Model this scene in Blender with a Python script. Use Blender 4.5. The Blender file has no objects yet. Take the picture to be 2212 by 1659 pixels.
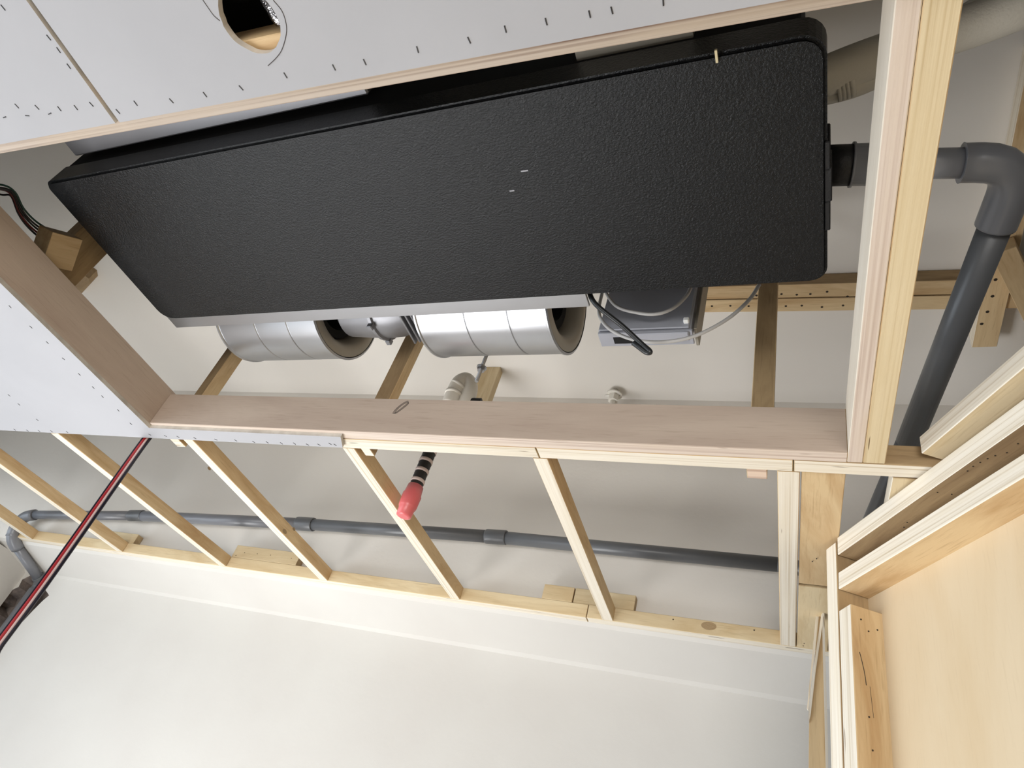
import bpy, bmesh, math, random
from mathutils import Vector, Matrix
random.seed(7)

# ------------------------------------------------------------------ camera
F_PX = 1500.575
CAM_H = 1.6
AX = Vector((0.9267192714936148, -0.010369017183590713, 0.3756113354585966))   # world X in camera axes
AY = Vector((0.27421837429240636, -0.6647581404274017, -0.6949107122040445))
AZ = Vector((0.2568962339988148, 0.7469866787420971, -0.613200804581237))
scene = bpy.context.scene
COL = scene.collection
cam_data = bpy.data.cameras.new('camera')
cam_data.sensor_fit = 'HORIZONTAL'; cam_data.sensor_width = 36.0
cam_data.lens = 36.0 * F_PX / 2212.0
cam_data.clip_start = 0.02
cam = bpy.data.objects.new('camera', cam_data)
COL.objects.link(cam)
m3 = Matrix((AX, AY, AZ))            # rows = world axes in camera coords -> columns are camera axes in world
cam.matrix_world = Matrix.Translation((0, 0, CAM_H)) @ m3.to_4x4()
scene.camera = cam

# ------------------------------------------------------------------ world, light, exposure
world = bpy.data.worlds.new('world'); scene.world = world
world.use_nodes = True
bg = world.node_tree.nodes['Background']
bg.inputs['Color'].default_value = (0.80, 0.90, 1.0, 1)
bg.inputs['Strength'].default_value = 2.0
scene.view_settings.view_transform = 'Standard'
scene.view_settings.look = 'None'
scene.view_settings.gamma = 1.0
scene.view_settings.use_curve_mapping = False
scene.view_settings.exposure = 0.06

def area_light(name, loc, target, size, size_y, power, color):
    l = bpy.data.lights.new(name, 'AREA'); l.shape = 'RECTANGLE'
    l.size = size; l.size_y = size_y; l.energy = power; l.color = color
    o = bpy.data.objects.new(name, l); COL.objects.link(o)
    o.location = loc
    o.rotation_euler = (Vector(target) - Vector(loc)).to_track_quat('-Z', 'Y').to_euler()
    return o
area_light('shop_window_light', (-3.9, -0.6, 1.0), (0.0, 0.1, 2.1), 3.2, 2.0, 46, (0.80, 0.90, 1.0))
area_light('front_fill_light', (0.45, -3.9, 1.05), (0.0, 1.0, 1.9), 3.2, 2.0, 150, (1.0, 0.98, 0.95))  # added fill from the camera side; the front wall has no window
plenum_fill = area_light('plenum_fill_light', (-1.88, 0.98, 0.3), (-0.8, 1.12, 3.1), 1.6, 1.0, 25, (0.985, 0.985, 0.985))  # added upward fill to brighten the plenum; no such lamp stands there
plenum_fill.data.spread = math.radians(125)

# ------------------------------------------------------------------ pixels to rays (camera-relative coordinates)
def ray(px, py):
    v = Vector(((px - 1106) / F_PX, -(py - 829.5) / F_PX, -1.0))
    return Vector((AX.dot(v), AY.dot(v), AZ.dot(v)))
def on(ax, val, px, py):
    r = ray(px, py); return r * (val / r[ax])
def onz(z, px, py): return on(2, z, px, py)
def ony(y, px, py): return on(1, y, px, py)
def onx(x, px, py): return on(0, x, px, py)
def W(p): return Vector((p[0], p[1], p[2] + CAM_H))
V = Vector
ZU = V((0, 0, 1))

# ------------------------------------------------------------------ materials
def lin(c):
    c = c / 255.0
    return c / 12.92 if c <= 0.04045 else ((c + 0.055) / 1.055) ** 2.4
def rgb(r, g, b): return (lin(r), lin(g), lin(b), 1.0)
class NT:
    def __init__(s, name):
        s.m = bpy.data.materials.new(name); s.m.use_nodes = True
        s.t = s.m.node_tree; s.b = s.t.nodes['Principled BSDF']
    def n(s, typ, **kw):
        nd = s.t.nodes.new(typ)
        for k, v in kw.items(): setattr(nd, k, v)
        return nd
    def l(s, a, b): s.t.links.new(a, b)
    def coords(s, scale, kind='Object'):
        tc = s.n('ShaderNodeTexCoord'); mp = s.n('ShaderNodeMapping')
        mp.inputs['Scale'].default_value = scale
        s.l(tc.outputs[kind], mp.inputs['Vector'])
        oi = s.n('ShaderNodeObjectInfo'); ml = s.n('ShaderNodeMath', operation='MULTIPLY'); ml.inputs[1].default_value = 37.0
        s.l(oi.outputs['Random'], ml.inputs[0])
        cb = s.n('ShaderNodeCombineXYZ')
        for i in range(3): s.l(ml.outputs[0], cb.inputs[i])
        s.l(cb.outputs[0], mp.inputs['Location'])
        return mp.outputs['Vector']
    def noise(s, vec, scale=1.0, detail=4.0, rough=0.55, dist=0.0):
        nd = s.n('ShaderNodeTexNoise'); nd.inputs['Scale'].default_value = scale
        nd.inputs['Detail'].default_value = detail; nd.inputs['Roughness'].default_value = rough
        nd.inputs['Distortion'].default_value = dist
        s.l(vec, nd.inputs['Vector']); return nd.outputs['Fac']
    def ramp(s, fac, stops):
        r = s.n('ShaderNodeValToRGB'); e = r.color_ramp.elements
        while len(e) < len(stops): e.new(0.5)
        for i, (p, c) in enumerate(stops): e[i].position = p; e[i].color = c
        s.l(fac, r.inputs['Fac']); return r.outputs['Color']
    def mix(s, a, b, fac, blend='MIX'):
        mx = s.n('ShaderNodeMix', data_type='RGBA', blend_type=blend)
        if isinstance(fac, float): mx.inputs['Factor'].default_value = fac
        else: s.l(fac, mx.inputs['Factor'])
        for k, v in (('A', a), ('B', b)):
            sock = [i for i in mx.inputs if i.name == k and i.type == 'RGBA'][0]
            if isinstance(v, tuple): sock.default_value = v
            else: s.l(v, sock)
        return [o for o in mx.outputs if o.type == 'RGBA'][0]
    def bump(s, fac, strength, dist=0.002):
        bp = s.n('ShaderNodeBump'); bp.inputs['Strength'].default_value = strength; bp.inputs['Distance'].default_value = dist
        s.l(fac, bp.inputs['Height']); s.l(bp.outputs['Normal'], s.b.inputs['Normal'])
    def base(s, c):
        if isinstance(c, tuple): s.b.inputs['Base Color'].default_value = c
        else: s.l(c, s.b.inputs['Base Color'])
    def set(s, **kw):
        for k, v in kw.items(): s.b.inputs[k].default_value = v
        return s
    def tint(s, col, amt=0.12):
        oi = s.n('ShaderNodeObjectInfo'); mr = s.n('ShaderNodeMapRange')
        mr.inputs['To Min'].default_value = 1 - amt; mr.inputs['To Max'].default_value = 1 + amt * 0.5
        s.l(oi.outputs['Random'], mr.inputs['Value'])
        h = s.n('ShaderNodeHueSaturation'); s.l(mr.outputs[0], h.inputs['Value']); s.l(col, h.inputs['Color'])
        return h.outputs['Color']

def paint(name, c1, c2, rough=0.85, scale=2.5, bump=0.15):
    t = NT(name); v = t.coords((1, 1, 1))
    t.base(t.mix(c1, c2, t.ramp(t.noise(v, scale, 3), [(0.35, (0, 0, 0, 1)), (0.7, (1, 1, 1, 1))])))
    t.set(Roughness=rough); t.bump(t.noise(v, 60, 3), bump, 0.003); return t.m
def flat(name, c, rough=0.5, metal=0.0, var=0.0, bump=0.0, spec=0.5):
    t = NT(name)
    if var:
        v = t.coords((1, 1, 1)); f = t.noise(v, 14, 4)
        d = (c[0] * (1 - var), c[1] * (1 - var), c[2] * (1 - var), 1)
        t.base(t.mix(d, c, f))
        if bump: t.bump(t.noise(v, 220, 2), bump, 0.002)
    else: t.base(c)
    t.set(Roughness=rough, Metallic=metal); t.b.inputs['Specular IOR Level'].default_value = spec
    return t.m
def wood_edge(name, light, dark, tint=0.06):
    # edge of laminated lumber: thin glue lines running along the length (local X)
    t = NT(name); v = t.coords((1.2, 210, 210)); v2 = t.coords((5, 60, 60)); v3 = t.coords((60, 260, 260))
    a = t.ramp(t.noise(v, 1.0, 2, 0.6), [(0.30, (0, 0, 0, 1)), (0.50, (0.85, 0.85, 0.85, 1)), (0.62, (1, 1, 1, 1))])
    c = t.mix(dark, light, a)
    lt2 = (light[0] * 0.93, light[1] * 0.90, light[2] * 0.84, 1)
    c = t.mix(c, lt2, t.ramp(t.noise(v2, 1.0, 3), [(0.45, (0, 0, 0, 1)), (0.75, (0.8, 0.8, 0.8, 1))]))
    sp = t.ramp(t.noise(t.coords((9, 150, 150)), 1.0, 1), [(0.0, (1, 1, 1, 1)), (0.22, (1, 1, 1, 1)), (0.25, (0, 0, 0, 1))])
    c = t.mix(c, (dark[0] * 0.35, dark[1] * 0.3, dark[2] * 0.25, 1), sp)
    t.base(t.tint(c, tint)); t.set(Roughness=0.75); t.bump(t.noise(v3, 1.0, 3), 0.25, 0.001); return t.m
def wood_face(name, light, dark, tint=0.12, fig=1.0, pore=0.4):
    # veneer face: soft flowing figure along local X with fine pores
    t = NT(name); v = t.coords((1.6, 9, 9)); v2 = t.coords((14, 240, 240))
    a = t.noise(v, 1.6 * fig, 5, 0.6, 1.4)
    c = t.mix(dark, light, t.ramp(a, [(0.30, (0, 0, 0, 1)), (0.62, (1, 1, 1, 1))]))
    p = t.ramp(t.noise(v2, 1.0, 3, 0.6), [(0.26, (pore, pore, pore, 1)), (0.44, (0, 0, 0, 1))])
    c = t.mix(c, (dark[0] * 0.7, dark[1] * 0.66, dark[2] * 0.6, 1), p)
    t.base(t.tint(c, tint)); t.set(Roughness=0.7); t.bump(t.noise(v2, 1.0, 3), 0.2, 0.001); return t.m

M = {}
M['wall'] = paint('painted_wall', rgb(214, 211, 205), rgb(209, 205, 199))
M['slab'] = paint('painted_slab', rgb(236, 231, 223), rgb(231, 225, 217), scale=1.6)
M['floor'] = paint('dusty_floor', rgb(128, 124, 118), rgb(108, 104, 99), 0.85, 3.0)
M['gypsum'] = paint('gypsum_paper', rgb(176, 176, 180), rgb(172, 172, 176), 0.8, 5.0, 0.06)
M['gyp_core'] = paint('gypsum_core', rgb(205, 198, 188), rgb(180, 172, 162), 0.95, 30, 0.4)
M['lvl'] = wood_edge('laminated_edge', rgb(239, 231, 216), rgb(202, 186, 160))
M['yellow_lvl'] = wood_edge('yellowish_laminated_edge', rgb(226, 208, 172), rgb(196, 172, 130))
M['tan'] = wood_face('pine_face', rgb(222, 195, 152), rgb(192, 156, 110))
M['palebeam'] = wood_face('pale_pine_face', rgb(226, 206, 168), rgb(205, 178, 134))
M['brown'] = wood_face('dark_pine_face', rgb(176, 150, 112), rgb(140, 114, 82))
M['meranti'] = wood_face('meranti_veneer', rgb(194, 176, 160), rgb(178, 158, 143), 0.04, 0.6)
M['meranti_edge'] = wood_edge('meranti_edge', rgb(222, 207, 194), rgb(186, 164, 150))
M['ply_edge'] = wood_edge('plywood_edge', rgb(210, 195, 180), rgb(138, 114, 98))
M['plypanel'] = wood_face('plywood_panel', rgb(222, 203, 172), rgb(214, 191, 155), 0.02, 0.3, 0.12)
M['lit_ply'] = wood_face('lit_veneer', rgb(232, 222, 206), rgb(222, 210, 192), 0.03, 0.6)  # paler copy of the board veneer, window light put into the colour
M['endgrain'] = wood_face('end_grain', rgb(196, 172, 132), rgb(160, 130, 94))
M['staple'] = flat('dark_staple', rgb(40, 36, 34), 0.5, 0.3)
M['nail'] = flat('dark_nail', rgb(52, 42, 32), 0.6, 0.2)
# unit foam: black with fine pebble relief and a slight sheen
t = NT('black_foam'); v = t.coords((1, 1, 1))
t.base(t.mix(rgb(6, 8, 11), rgb(11, 14, 18), t.noise(v, 90, 3)))
t.set(Roughness=0.25); t.b.inputs['Specular IOR Level'].default_value = 0.32
t.bump(t.noise(v, 260, 3, 0.75), 0.75, 0.0018); M['foam'] = t.m
M['void'] = flat('black_lining', rgb(14, 14, 15), 0.9)
M['galv'] = flat('galvanised_steel', rgb(186, 188, 192), 0.34, 0.85, 0.10)
M['galv_dull'] = flat('dull_galvanised_steel', rgb(150, 150, 154), 0.45, 0.7, 0.12)
M['boxgrey'] = flat('grey_box_steel', rgb(164, 166, 175), 0.45, 0.0, 0.08)
M['liner'] = flat('pale_fan_rim', rgb(168, 162, 150), 0.5, 0.5, 0.08)
M['pvc'] = flat('grey_pvc', rgb(128, 130, 136), 0.28, 0.0, 0.16)
M['pvc_dark'] = flat('dark_grey_pvc', rgb(102, 104, 107), 0.34, 0.0, 0.16)
M['rubber'] = flat('black_rubber', rgb(22, 22, 24), 0.55, 0.0, 0.1, 0.4)
M['wrap'] = flat('pale_insulation_wrap', rgb(220, 215, 203), 0.7, 0.0, 0.10, 0.3)
M['white_paint'] = flat('white_painted_metal', rgb(238, 233, 223), 0.5, 0.0, 0.06)
M['hose_black'] = flat('ribbed_black_hose', rgb(46, 44, 42), 0.5, 0.0, 0.2)
M['tape'] = flat('pink_white_tape', rgb(226, 208, 202), 0.6)
tt = NT('pink_plastic'); tt.base(rgb(240, 120, 122)); tt.set(Roughness=0.3); tt.b.inputs['Subsurface Weight'].default_value = 0.0
tt.b.inputs['Transmission Weight'].default_value = 0.25; M['pink'] = tt.m
M['zinc'] = flat('zinc_rod', rgb(170, 170, 172), 0.3, 0.9, 0.1)
M['cable_grey'] = flat('grey_cable', rgb(176, 174, 172), 0.45)
M['cable_black'] = flat('black_cable', rgb(34, 36, 38), 0.35)
M['cable_red'] = flat('red_cable', rgb(176, 44, 52), 0.3)
M['cable_clear'] = flat('clear_cable_web', rgb(222, 196, 194), 0.25)
M['cable_navy'] = flat('navy_cable', rgb(24, 20, 36), 0.3)
M['wire_green'] = flat('green_wire', rgb(30, 66, 58), 0.4)
M['wire_red'] = flat('dark_red_wire', rgb(104, 34, 36), 0.4)
M['wire_black'] = flat('black_wire', rgb(36, 34, 36), 0.4)
M['white_plastic'] = flat('white_plastic', rgb(238, 238, 236), 0.4)
M['mortar'] = paint('broken_mortar', rgb(150, 138, 130), rgb(104, 96, 94), 0.95, 30, 0.8)
M['pencil'] = flat('pencil_mark', rgb(66, 58, 56), 0.7)
M['foil'] = flat('crumpled_foil', rgb(200, 200, 206), 0.22, 1.0, 0.2, 0.8)
M['chalk'] = flat('pale_chip', rgb(222, 208, 170), 0.8)
M['burlap'] = wood_edge('rough_offcut', rgb(228, 206, 188), rgb(172, 140, 122))

# ------------------------------------------------------------------ builders
def link(name, me, mats, parent=None, mw=None):
    o = bpy.data.objects.new(name, me)
    COL.objects.link(o)
    for m in mats: me.materials.append(M[m])
    if mw is not None: o.matrix_world = mw
    if parent is not None:
        o.parent = parent
        o.matrix_parent_inverse = Matrix.Identity(4)
        if mw is not None: o.matrix_local = parent.matrix_world.inverted() @ mw
    return o
def tag(o, label, cat, group=None, kind=None):
    if label: o['label'] = label
    if cat: o['category'] = cat
    if group: o['group'] = group
    if kind: o['kind'] = kind
    return o
def struct(o): o['kind'] = 'structure'; return o
def empty(name, loc):
    o = bpy.data.objects.new(name, None); o.empty_display_size = 0.05
    o.matrix_world = Matrix.Translation(W(loc)); COL.objects.link(o); return o
def frame(origin, ex, ez):
    ex = V(ex).normalized(); ey = V(ez).cross(ex).normalized(); ez = ex.cross(ey)
    m = Matrix((ex, ey, ez)).transposed().to_4x4()
    return Matrix.Translation(W(origin)) @ m
def box_mesh(name, lo, hi, bevel=0.0, seg=1):
    bm = bmesh.new()
    bmesh.ops.create_cube(bm, size=1.0)
    for v_ in bm.verts:
        v_.co = V([lo[i] + (v_.co[i] + 0.5) * (hi[i] - lo[i]) for i in range(3)])
    if bevel: bmesh.ops.bevel(bm, geom=bm.edges[:], offset=bevel, segments=seg, affect='EDGES', profile=0.6)
    bm.normal_update()
    me = bpy.data.meshes.new(name); bm.to_mesh(me); bm.free(); return me
def assign(me, end, side, edge):
    # material slots by face direction in local axes: X ends, Y sides, Z edges
    for p in me.polygons:
        n = p.normal; a = [abs(n.x), abs(n.y), abs(n.z)]; k = a.index(max(a))
        p.material_index = (end, side, edge)[k]
def timber(name, a, b, w, h, side='tan', edge='lvl', up=(0, 0, 1), parent=None, bevel=0.0012, end='endgrain', trim=None):
    """a->b runs along the middle of the underside; w across, h upward."""
    a = V(a); b = V(b); ln = (b - a).length
    mw = frame(a, b - a, up)
    me = box_mesh(name, (0, -w / 2, 0), (ln, w / 2, h), bevel)
    assign(me, 0, 1, 2)
    return link(name, me, [end, side, edge], parent, mw)
def sweep(pts, n=8):
    """Catmull-Rom resample"""
    pts = [V(p) for p in pts]
    if len(pts) == 2: return pts
    out = []
    P_ = [pts[0] * 2 - pts[1]] + pts + [pts[-1] * 2 - pts[-2]]
    for i in range(1, len(P_) - 2):
        p0, p1, p2, p3 = P_[i - 1], P_[i], P_[i + 1], P_[i + 2]
        for k in range(n):
            t_ = k / n
            out.append(0.5 * ((2 * p1) + (p2 - p0) * t_ + (2 * p0 - 5 * p1 + 4 * p2 - p3) * t_ ** 2 + (3 * p1 - p0 - 3 * p2 + p3) * t_ ** 3))
    out.append(pts[-1]); return out
def tube(name, pts, r, mat, parent=None, smooth=True, seg=16, n=8, radii=None, resample=True):
    """swept tube in camera-relative points; local origin at the first point"""
    pts = sweep(pts, n) if (resample and len(pts) > 2) else [V(p) for p in pts]
    o0 = pts[0]; pts = [p - o0 for p in pts]
    if radii is None: radii = [r] * len(pts)
    bm = bmesh.new(); rings = []
    tprev = None; nrm = None
    for i, p in enumerate(pts):
        tg = (pts[min(i + 1, len(pts) - 1)] - pts[max(i - 1, 0)]).normalized()
        if nrm is None:
            nrm = tg.orthogonal().normalized()
        else:
            q = tprev.rotation_difference(tg); nrm = (q @ nrm); nrm = (nrm - tg * nrm.dot(tg)).normalized()
        tprev = tg; bn = tg.cross(nrm)
        rings.append([bm.verts.new(p + (nrm * math.cos(2 * math.pi * k / seg) + bn * math.sin(2 * math.pi * k / seg)) * radii[i]) for k in range(seg)])
    for i in range(len(rings) - 1):
        for k in range(seg):
            bm.faces.new((rings[i][k], rings[i][(k + 1) % seg], rings[i + 1][(k + 1) % seg], rings[i + 1][k]))
    bm.faces.new(list(reversed(rings[0]))); bm.faces.new(rings[-1])
    bm.normal_update()
    bmesh.ops.recalc_face_normals(bm, faces=bm.faces[:])
    for f in bm.faces: f.smooth = smooth and len(f.verts) == 4
    me = bpy.data.meshes.new(name); bm.to_mesh(me); bm.free()
    return link(name, me, [mat], parent, Matrix.Translation(W(o0)))
def arc(p0, p1, p2, r, n=7):
    """rounded corner at p1"""
    p0, p1, p2 = V(p0), V(p1), V(p2)
    a = p1 + (p0 - p1).normalized() * r; b = p1 + (p2 - p1).normalized() * r
    return [a.lerp(p1, t).lerp(p1.lerp(b, t), t) for t in [i / (n - 1) for i in range(n)]]
def plate(name, outer, holes, z0, z1, mats, parent=None):
    """flat sheet with holes; outer/holes in X,Y (camera-relative), faces: 0 face, 1 cut edge"""
    bm = bmesh.new()
    o0 = V((outer[0][0], outer[0][1], z0))
    for z, flip in ((z0, True), (z1, False)):
        loops = []
        edges = []
        for L_ in [outer] + holes:
            vs = [bm.verts.new((x - o0.x, y - o0.y, z - o0.z)) for x, y in L_]
            es = [bm.edges.new((vs[i], vs[(i + 1) % len(vs)])) for i in range(len(vs))]
            loops.append(vs); edges += es
        r = bmesh.ops.triangle_fill(bm, use_beauty=True, use_dissolve=False, edges=edges)
        if flip: lower = loops
        else: upper = loops
    nf = len(bm.faces)
    for f in bm.faces: f.material_index = 0
    for lo, up in zip(lower, upper):
        for i in range(len(lo)):
            j = (i + 1) % len(lo)
            f = bm.faces.new((lo[i], lo[j], up[j], up[i])); f.material_index = 1
    bmesh.ops.recalc_face_normals(bm, faces=bm.faces[:])
    me = bpy.data.meshes.new(name); bm.to_mesh(me); bm.free()
    return link(name, me, mats, parent, Matrix.Translation(W(o0)))
def extrude_poly(name, poly, origin, ex, ey, depth, mat, parent=None, bevel=0.0):
    """polygon in local ex,ey extruded along ex x ey by depth"""
    bm = bmesh.new()
    vs = [bm.verts.new((x, y, 0)) for x, y in poly]
    f = bm.faces.new(vs)
    r = bmesh.ops.extrude_face_region(bm, geom=[f])
    for v_ in r['geom']:
        if isinstance(v_, bmesh.types.BMVert): v_.co.z += depth
    bmesh.ops.recalc_face_normals(bm, faces=bm.faces[:])
    if bevel: bmesh.ops.bevel(bm, geom=bm.edges[:], offset=bevel, segments=2, affect='EDGES')
    me = bpy.data.meshes.new(name); bm.to_mesh(me); bm.free()
    ex = V(ex).normalized(); ez = ex.cross(V(ey)).normalized(); ey = ez.cross(ex)
    mw = Matrix.Translation(W(origin)) @ Matrix((ex, ey, ez)).transposed().to_4x4()
    return link(name, me, [mat] if isinstance(mat, str) else mat, parent, mw)
def mesh_obj(name, verts, faces, mats, parent=None, origin=(0, 0, 0), smooth=False):
    me = bpy.data.meshes.new(name)
    o0 = V(origin)
    me.from_pydata([tuple(V(v_) - o0) for v_ in verts], [], faces)
    bm = bmesh.new(); bm.from_mesh(me); bmesh.ops.recalc_face_normals(bm, faces=bm.faces[:])
    for f in bm.faces: f.smooth = smooth
    bm.to_mesh(me); bm.free()
    return link(name, me, mats, parent, Matrix.Translation(W(o0)))
def slab(name, lo, hi, mat):
    lo = V(lo); hi = V(hi)
    me = box_mesh(name, (0, 0, 0), hi - lo)
    return link(name, me, [mat], None, Matrix.Translation(W(lo)))

# ------------------------------------------------------------------ levels (camera-relative metres)
ZF = 0.740          # underside of the timber ceiling frame
ZG = ZF - 0.0095    # underside of the gypsum boards
ZC = 1.55           # old painted slab above
YU, YL = 1.83, 2.02 # upper and lower faces of the far wall
ZCR = 0.686         # level of the crease where the wall steps in
XL = -3.02          # left pier
FLOOR = -CAM_H

# ------------------------------------------------------------------ setting
struct(slab('floor', (-9, -4.2, FLOOR - 0.1), (4.2, 2.2, FLOOR), 'floor'))
struct(slab('ceiling', (XL - 1.2, -4.2, ZC), (3.2, 2.2, ZC + 0.12), 'slab'))
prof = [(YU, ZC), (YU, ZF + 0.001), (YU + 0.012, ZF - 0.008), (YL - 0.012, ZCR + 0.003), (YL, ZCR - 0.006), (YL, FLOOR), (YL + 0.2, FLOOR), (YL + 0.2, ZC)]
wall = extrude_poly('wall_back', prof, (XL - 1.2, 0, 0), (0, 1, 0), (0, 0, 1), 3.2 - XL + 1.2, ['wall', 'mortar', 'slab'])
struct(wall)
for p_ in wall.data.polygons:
    if (wall.matrix_world @ p_.center).z > ZF + CAM_H + 0.02: p_.material_index = 2  # same wall, upper part coloured lighter to make up for weaker light there
# broken-out vertical chase near the left corner of that wall
ch = [onz_ for onz_ in [ony(YL, *p) for p in ((72, 1240), (96, 1246), (104, 1262), (98, 1274), (106, 1286), (92, 1298), (72, 1318), (44, 1348), (20, 1372), (-22, 1356), (-4, 1326), (-12, 1300), (8, 1296), (14, 1280), (40, 1268), (48, 1252))]]
ch[9:9] = [V((ch[8].x + 0.004, YL, 0.25)), V((ch[8].x - 0.006, YL, -0.1)), V((ch[8].x + 0.002, YL, -0.45)), V((ch[8].x - 0.085, YL, -0.45)), V((ch[8].x - 0.075, YL, -0.1)), V((ch[8].x - 0.088, YL, 0.25))]
cut = extrude_poly('chase_cutter', [(p.x, p.z) for p in ch], (0, YL + 0.06, 0), (1, 0, 0), (0, 0, 1), 0.09, 'mortar')
bo = wall.modifiers.new('chase', 'BOOLEAN'); bo.operation = 'DIFFERENCE'; bo.object = cut; bo.solver = 'EXACT'; bo.material_mode = 'TRANSFER'
bpy.context.view_layer.update()
ev = wall.evaluated_get(bpy.context.evaluated_depsgraph_get())
nm = bpy.data.meshes.new_from_object(ev)
wall.modifiers.clear(); wall.data = nm
bpy.data.objects.remove(cut)
struct(slab('wall_left', (XL - 1.2, 1.80, FLOOR), (XL, YL, ZF - 0.02), 'wall'))
struct(slab('wall_header', (XL - 1.2, -4.0, ZF + 0.02), (XL - 1.0, YU, ZC), 'wall'))
struct(slab('wall_front', (XL - 0.2, -4.2, FLOOR), (3.2, -4.0, ZC), 'wall'))
struct(slab('wall_right', (3.0, -4.0, FLOOR), (3.2, YL, ZC), 'wall'))

# ------------------------------------------------------------------ gypsum boards with staples
XJ = onz(ZG, 250, 260).x          # joint between the boards
OX0, OX1 = -1.454, 0.0823          # opening in X
OY0, OY1 = 0.2825, 1.005           # opening in Y (gypsum side)
def staple(board, px, py, ang=None, ln=0.011, i=[0]):
    p = onz(ZG, px, py)
    a = (0.72 if ang is None else ang) + random.uniform(-0.2, 0.2)
    q = V((math.cos(a), math.sin(a), 0))
    me = staple_me
    o = bpy.data.objects.new('staple', me); COL.objects.link(o)
    mw = Matrix.Translation(W(p + V((0, 0, 0.0002)))) @ Matrix.Rotation(a, 4, 'Z')
    o.parent = board; o.matrix_local = board.matrix_world.inverted() @ mw
staple_me = box_mesh('staple', (-0.0036, -0.00065, -0.0008), (0.0036, 0.00065, 0.0004)); staple_me.materials.append(M['staple'])
gA = plate('gypsum_board', [(XL - 0.99, -3.9), (XJ - 0.0042, -3.9), (XJ - 0.0042, OY0), (OX0, OY0), (OX0, OY1), (onz(ZG, 735, 943).x, OY1), (onz(ZG, 740, 967).x, 1.0445), (XL, 1.052), (XL - 0.99, 1.052)], [], ZG, ZF - 0.0002, ['gypsum', 'gyp_core'])
tag(gA, 'white gypsum ceiling board notched around the left end of the opening', 'ceiling board', 'gypsum boards under the frame')
# true circle through those points
cx_, cy_ = -0.5890, 0.1959; rr = 0.0383
hole = []
for k in range(40):
    a = 2 * math.pi * k / 40; r_ = rr * (1 + 0.012 * math.sin(5 * a) + random.uniform(-0.012, 0.012))
    hole.append((cx_ + r_ * math.cos(a), cy_ + r_ * math.sin(a)))
gB = plate('gypsum_board', [(XJ + 0.0042, -3.9), (3.0, -3.9), (3.0, OY0 - 0.25), (OX1 + 0.1, OY0 - 0.25), (OX1 + 0.1, OY0), (XJ + 0.0042, OY0)], [hole], ZG, ZF - 0.0002, ['gypsum', 'gyp_core'])
tag(gB, 'white gypsum ceiling board with a round downlight hole cut in it', 'ceiling board', 'gypsum boards under the frame')
Z1 = 2.962
for x, y in ((108, 678), (237, 686), (380, 695), (486, 688), (585, 667), (20, 48), (312, 240), (375, 320), (441, 424)): staple(gA, x / Z1, y / Z1, 1.45)
for x, y in ((30, 750), (175, 740), (319, 727)): staple(gA, x / Z1, y / Z1, 0.0)
for x, y in ((755, 713), (868, 660), (1097, 645), (1312, 605), (1543, 562), (1827, 482), (2137, 431)): staple(gB, x / Z1, y / Z1, 1.4)
for x, y in ((142, 397), (480, 317), (810, 257), (1042, 186), (1303, 138), (1581, 90), (1723, 66), (2052, 12)): staple(gB, 740 + x / Z1, y / Z1, 1.5)
for x, y in ((65, 333), (198, 463), (303, 562), (406, 666), (508, 766), (597, 850), (656, 908), (757, 996), (838, 1082), (58, 900), (121, 958), (239, 1057), (95, 1120), (175, 1125), (250, 1128), (330, 1130), (430, 1135)): staple(gA, x / Z1, 550 + y / Z1, 1.5)
for x, y in ((100, 250), (245, 262), (360, 270), (515, 282), (708, 295), (890, 303), (1055, 317), (1180, 321), (1310, 329), (1430, 332), (1550, 341), (1655, 342), (1757, 334), (1803, 343)): staple(gA, 300 + x / 4.254, 880 + y / 4.254, 0.9)
# pencilled circle around the hole
for pts_ in (((590, 0), (609, 24), (618, 51.5), (618, 76), (609, 107), (596.7, 125), (579, 142)), ((438, 0), (447.5, 13.6), (461, 32.6), (474.6, 44.8))):
    tube('pencil_arc', [onz(ZG - 0.0001, *p) for p in pts_], 0.0005, 'pencil', gB, seg=5)
# what shows inside the hole
tag(timber('ceiling_batten', (-0.95, 0.2385, ZF), (0.08, 0.2385, ZF), 0.040, 0.038, 'tan', 'tan'), 'pale batten seen inside the round hole beside the opening', 'timber')
du = tube('foil_duct', [onz(ZF + 0.045, 560, -60), onz(ZF + 0.04, 578, -10), onz(ZF + 0.036, 594, 18), onz(ZF + 0.034, 612, 44), onz(ZF + 0.034, 660, 70)], 0.011, 'foil', None, seg=12)
bk = slab('hole_dark_box', (-0.86, -0.35, ZF + 0.085), (-0.30, 0.262, ZF + 0.20), 'void')  # black box added to darken the view up through the hole
tag(bk, 'black box added above the round hole to keep its inside dark', 'duct')
tag(du, 'crumpled silver foil duct glimpsed through the round hole', 'duct')

# ------------------------------------------------------------------ frame of the opening
fb = timber('opening_frame_board', (OX0 - 0.02, 0.2915, ZF), (OX1, 0.2915, ZF), 0.018, 0.10, 'meranti', 'ply_edge')
tag(fb, 'plywood edge board along the gypsum side of the opening', 'frame board')
fb = timber('opening_frame_board', (OX0 - 0.010, 0.3005, ZF), (OX0 - 0.010, 1.0235, ZF), 0.020, 0.104, 'meranti', 'meranti_edge')
tag(fb, 'reddish brown board on the left end of the opening', 'frame board')
lowb = timber('opening_frame_board', (OX0, 1.010, ZF), (OX1, 1.010, ZF), 0.027, 0.093, 'meranti', 'meranti_edge')
tag(lowb, 'long brown board with a pencil scribble along the opening', 'frame board')
fb = timber('opening_frame_board', (0.0935, 0.05, ZF), (0.0935, 1.0225, ZF), 0.0225, 0.106, 'lit_ply', 'meranti_edge')
tag(fb, 'pinkish board with a pale inner face at the drain end of the opening', 'frame board')
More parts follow.
